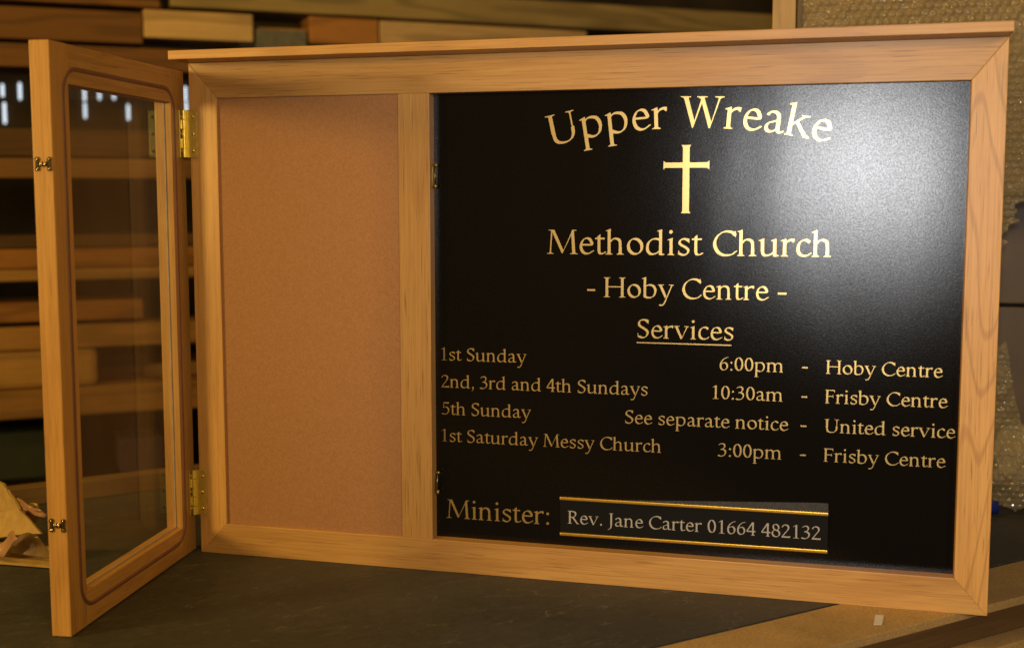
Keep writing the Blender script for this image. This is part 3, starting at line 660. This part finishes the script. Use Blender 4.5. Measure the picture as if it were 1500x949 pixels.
# back wall with narrow slots of daylight
WN = Vector((-0.6, 0.8, 0)); WO = RO+WN*1.0
wall = link('back_wall', box(-4, 6, 0.02, 0.12, -0.95, 3.2), plain('dark_wall_boards', (0.028, 0.019, 0.010), 0.8, 0, 5, 0.5)); wall.location = WO; wall.rotation_euler = (0, 0, rrz); tag(wall, kind='structure')
em_m, nt, b = mat('daylight'); b.inputs['Base Color'].default_value = (0, 0, 0, 1); b.inputs['Emission Color'].default_value = (0.80, 0.90, 1.0, 1); b.inputs['Emission Strength'].default_value = 1.25
SL = [(-.1905, .880, .922), (-.187, .792, .862), (-.137, .872, .928), (.066, .872, .920), (.066, .815, .866), (.114, .878, .913), (.161, .880, .904), (.206, .812, .866), (.3985, .880, .932), (.4000, .830, .878)]
for s_, za, zb_ in SL:
    link('daylight_slot', box(s_-0.0045, s_+0.0045, 0.008, 0.0195, za, zb_, 0.004), em_m, wall)

# ------------------------------------------------------------------ bubble-wrapped panel standing on the bench behind, at the right
bub_m = bpy.data.materials.new('bubble_wrap'); bub_m.use_nodes = True; nt = bub_m.node_tree; b = nt.nodes['Principled BSDF']; out = nt.nodes['Material Output']
b.inputs['Base Color'].default_value = (0.33, 0.26, 0.13, 1); b.inputs['Roughness'].default_value = 0.09; b.inputs['Specular IOR Level'].default_value = 0.9
tr = N(nt, 'ShaderNodeBsdfTransparent'); ms = N(nt, 'ShaderNodeMixShader'); ms.inputs[0].default_value = 0.52
L(nt, tr.outputs[0], ms.inputs[1]); L(nt, b.outputs[0], ms.inputs[2]); L(nt, ms.outputs[0], out.inputs[0])
def bubble_sheet(name, w, h, pitch, rb, step, shape, parent=None, wrinkle=0.004, amp=0.0045):
    """w x h sheet in its own x/z plane with raised bubbles on the -y side; shape(u,v) gives an (x,y,z) base point or None"""
    nx, nz = int(w/step), int(h/step); X, Z = np.meshgrid(np.arange(nx+1)*step, np.arange(nz+1)*step)
    row = np.round(Z/(pitch*0.866)); Hh = np.zeros_like(X)
    for dr in (-1, 0, 1):
        r_ = row+dr; off = (r_ % 2)*pitch/2; cx = np.round((X-off)/pitch)*pitch+off; cz_ = r_*pitch*0.866
        d = np.hypot(X-cx, Z-cz_)/rb; rn = np.abs(np.sin(cx*913.7+cz_*377.1))
        Hh = np.maximum(Hh, np.where(d < 1, np.sqrt(np.clip(1-d**2, 0, 1))**0.7*amp*(0.35+0.65*rn), 0))
    bm = bmesh.new(); V = {}
    for j in range(nz+1):
        for i in range(nx+1):
            p = shape(X[j, i], Z[j, i])
            if p is None: continue
            q = noise.noise(Vector((p[0]*9, p[1]*9, p[2]*9)))*wrinkle+noise.noise(Vector((p[0]*40, 3, p[2]*40)))*wrinkle*0.35
            V[i, j] = bm.verts.new((p[0], p[1]-Hh[j, i]-q, p[2]))
    for (i, j) in V:
        if (i+1, j) in V and (i, j+1) in V and (i+1, j+1) in V: bm.faces.new((V[i, j], V[i+1, j], V[i+1, j+1], V[i, j+1]))
    return link(name, bm, bub_m, parent, True)
wp = empty('wrapped_panel', (0.83, 0.47, 0.0)); tag(wp, 'tall bubble wrapped wooden panel standing behind the right half of the board', 'wrapped panel')
link('wooden_edge', box(0.003, 0.041, -0.02, 0.022, 0.0, 1.12, 0.002), wood('pale_post', 'Z', (0.40, 0.26, 0.09), (0.34, 0.215, 0.07), (0.22, 0.13, 0.04), 0.5), wp)
link('wrapped_board', box(0.042, 0.62, 0.0, 0.020, 0.56, 1.12, 0.002), plain('golden_ply', (0.20, 0.12, 0.032), 0.6, 0, 12, 0.3), wp)
def sh1(u, v):
    x, z = 0.052+u, 0.42+v
    edge = 0.415+0.010*math.sin(v*40)+0.006*math.sin(v*113)
    lim = 0.36 if z < 0.56 else 9
    if z < 0.60:
        t = (0.60-z)/0.18
        if x > 0.43-0.075*t+0.006*math.sin(z*150)+0.004*math.sin(z*371): return None
    return (x, -0.006-0.012*max(0, 0.60-z), z)
bubble_sheet('bubble_wrap', 0.56, 0.68, 0.0130, 0.0058, 0.0019, sh1, wp, 0.0075, 0.0062)
# brown cabinet behind it
cb = empty('brown_cabinet', (0, 0, 0)); tag(cb, 'dark brown cabinet with a black gap between its panels at the right edge', 'cabinet')
cbm = plain('brown_laminate', (0.115, 0.070, 0.030), 0.5, 0, 20, 0.15, 0.1)
link('upper_panel', box(1.10, 1.90, 0.80, 0.83, 0.3500, 1.05, 0.003), cbm, cb)
link('lower_panel', box(1.10, 1.90, 0.80, 0.83, 0.002, 0.3440, 0.003), cbm, cb)
link('carcass', box(1.11, 1.89, 0.8305, 1.20, 0.002, 1.04), plain('black_inside', (0.01, 0.009, 0.008), 0.9), cb)
# cream roll, blue tape, crumpled bubble wrap on the bench at the right
bm = bmesh.new(); cyl(bm, (1.262, 0.66, 0.092), (1.62, 0.92, 0.092), 0.050, 40); cyl(bm, (1.2615, 0.6596, 0.092), (1.255, 0.655, 0.092), 0.018, 24)
o = link('paper_roll', bm, plain('cream_paper', (0.60, 0.50, 0.27), 0.6, 0, 10, 0.06), None, False); tag(o, 'cream paper roll lying at the right edge behind the crumpled bubble wrap', 'paper roll')
bm = bmesh.new(); cyl(bm, (1.180, 0.548, 0.0165), (1.226, 0.553, 0.0165), 0.0115, 24)
for f in bm.faces: f.smooth = len(f.verts) == 4
o = link('blue_tape_roll', bm, plain('blue_tape', (0.010, 0.022, 0.20), 0.3)); tag(o, 'small blue roll under the crumpled bubble wrap', 'tape roll')
def sh2(u, v):
    x = 1.150+u; z = 0.004+v
    top = 0.30 if x < 1.232 else 0.30-(x-1.232)*4.6
    if z > max(top, 0.125)+0.006*math.sin(x*210): return None
    if z < 0.006+0.010*abs(math.sin(x*55)): return None
    return (x, 0.575-0.018*math.sin(min(1, v/0.14)*3.0)+0.03*v, z)
o = bubble_sheet('crumpled_bubble_wrap', 0.22, 0.31, 0.0120, 0.0052, 0.0019, sh2, None, 0.018, 0.0035)
tag(o, 'crumpled clear bubble wrap standing on the bench by the right edge of the board', 'bubble wrap')
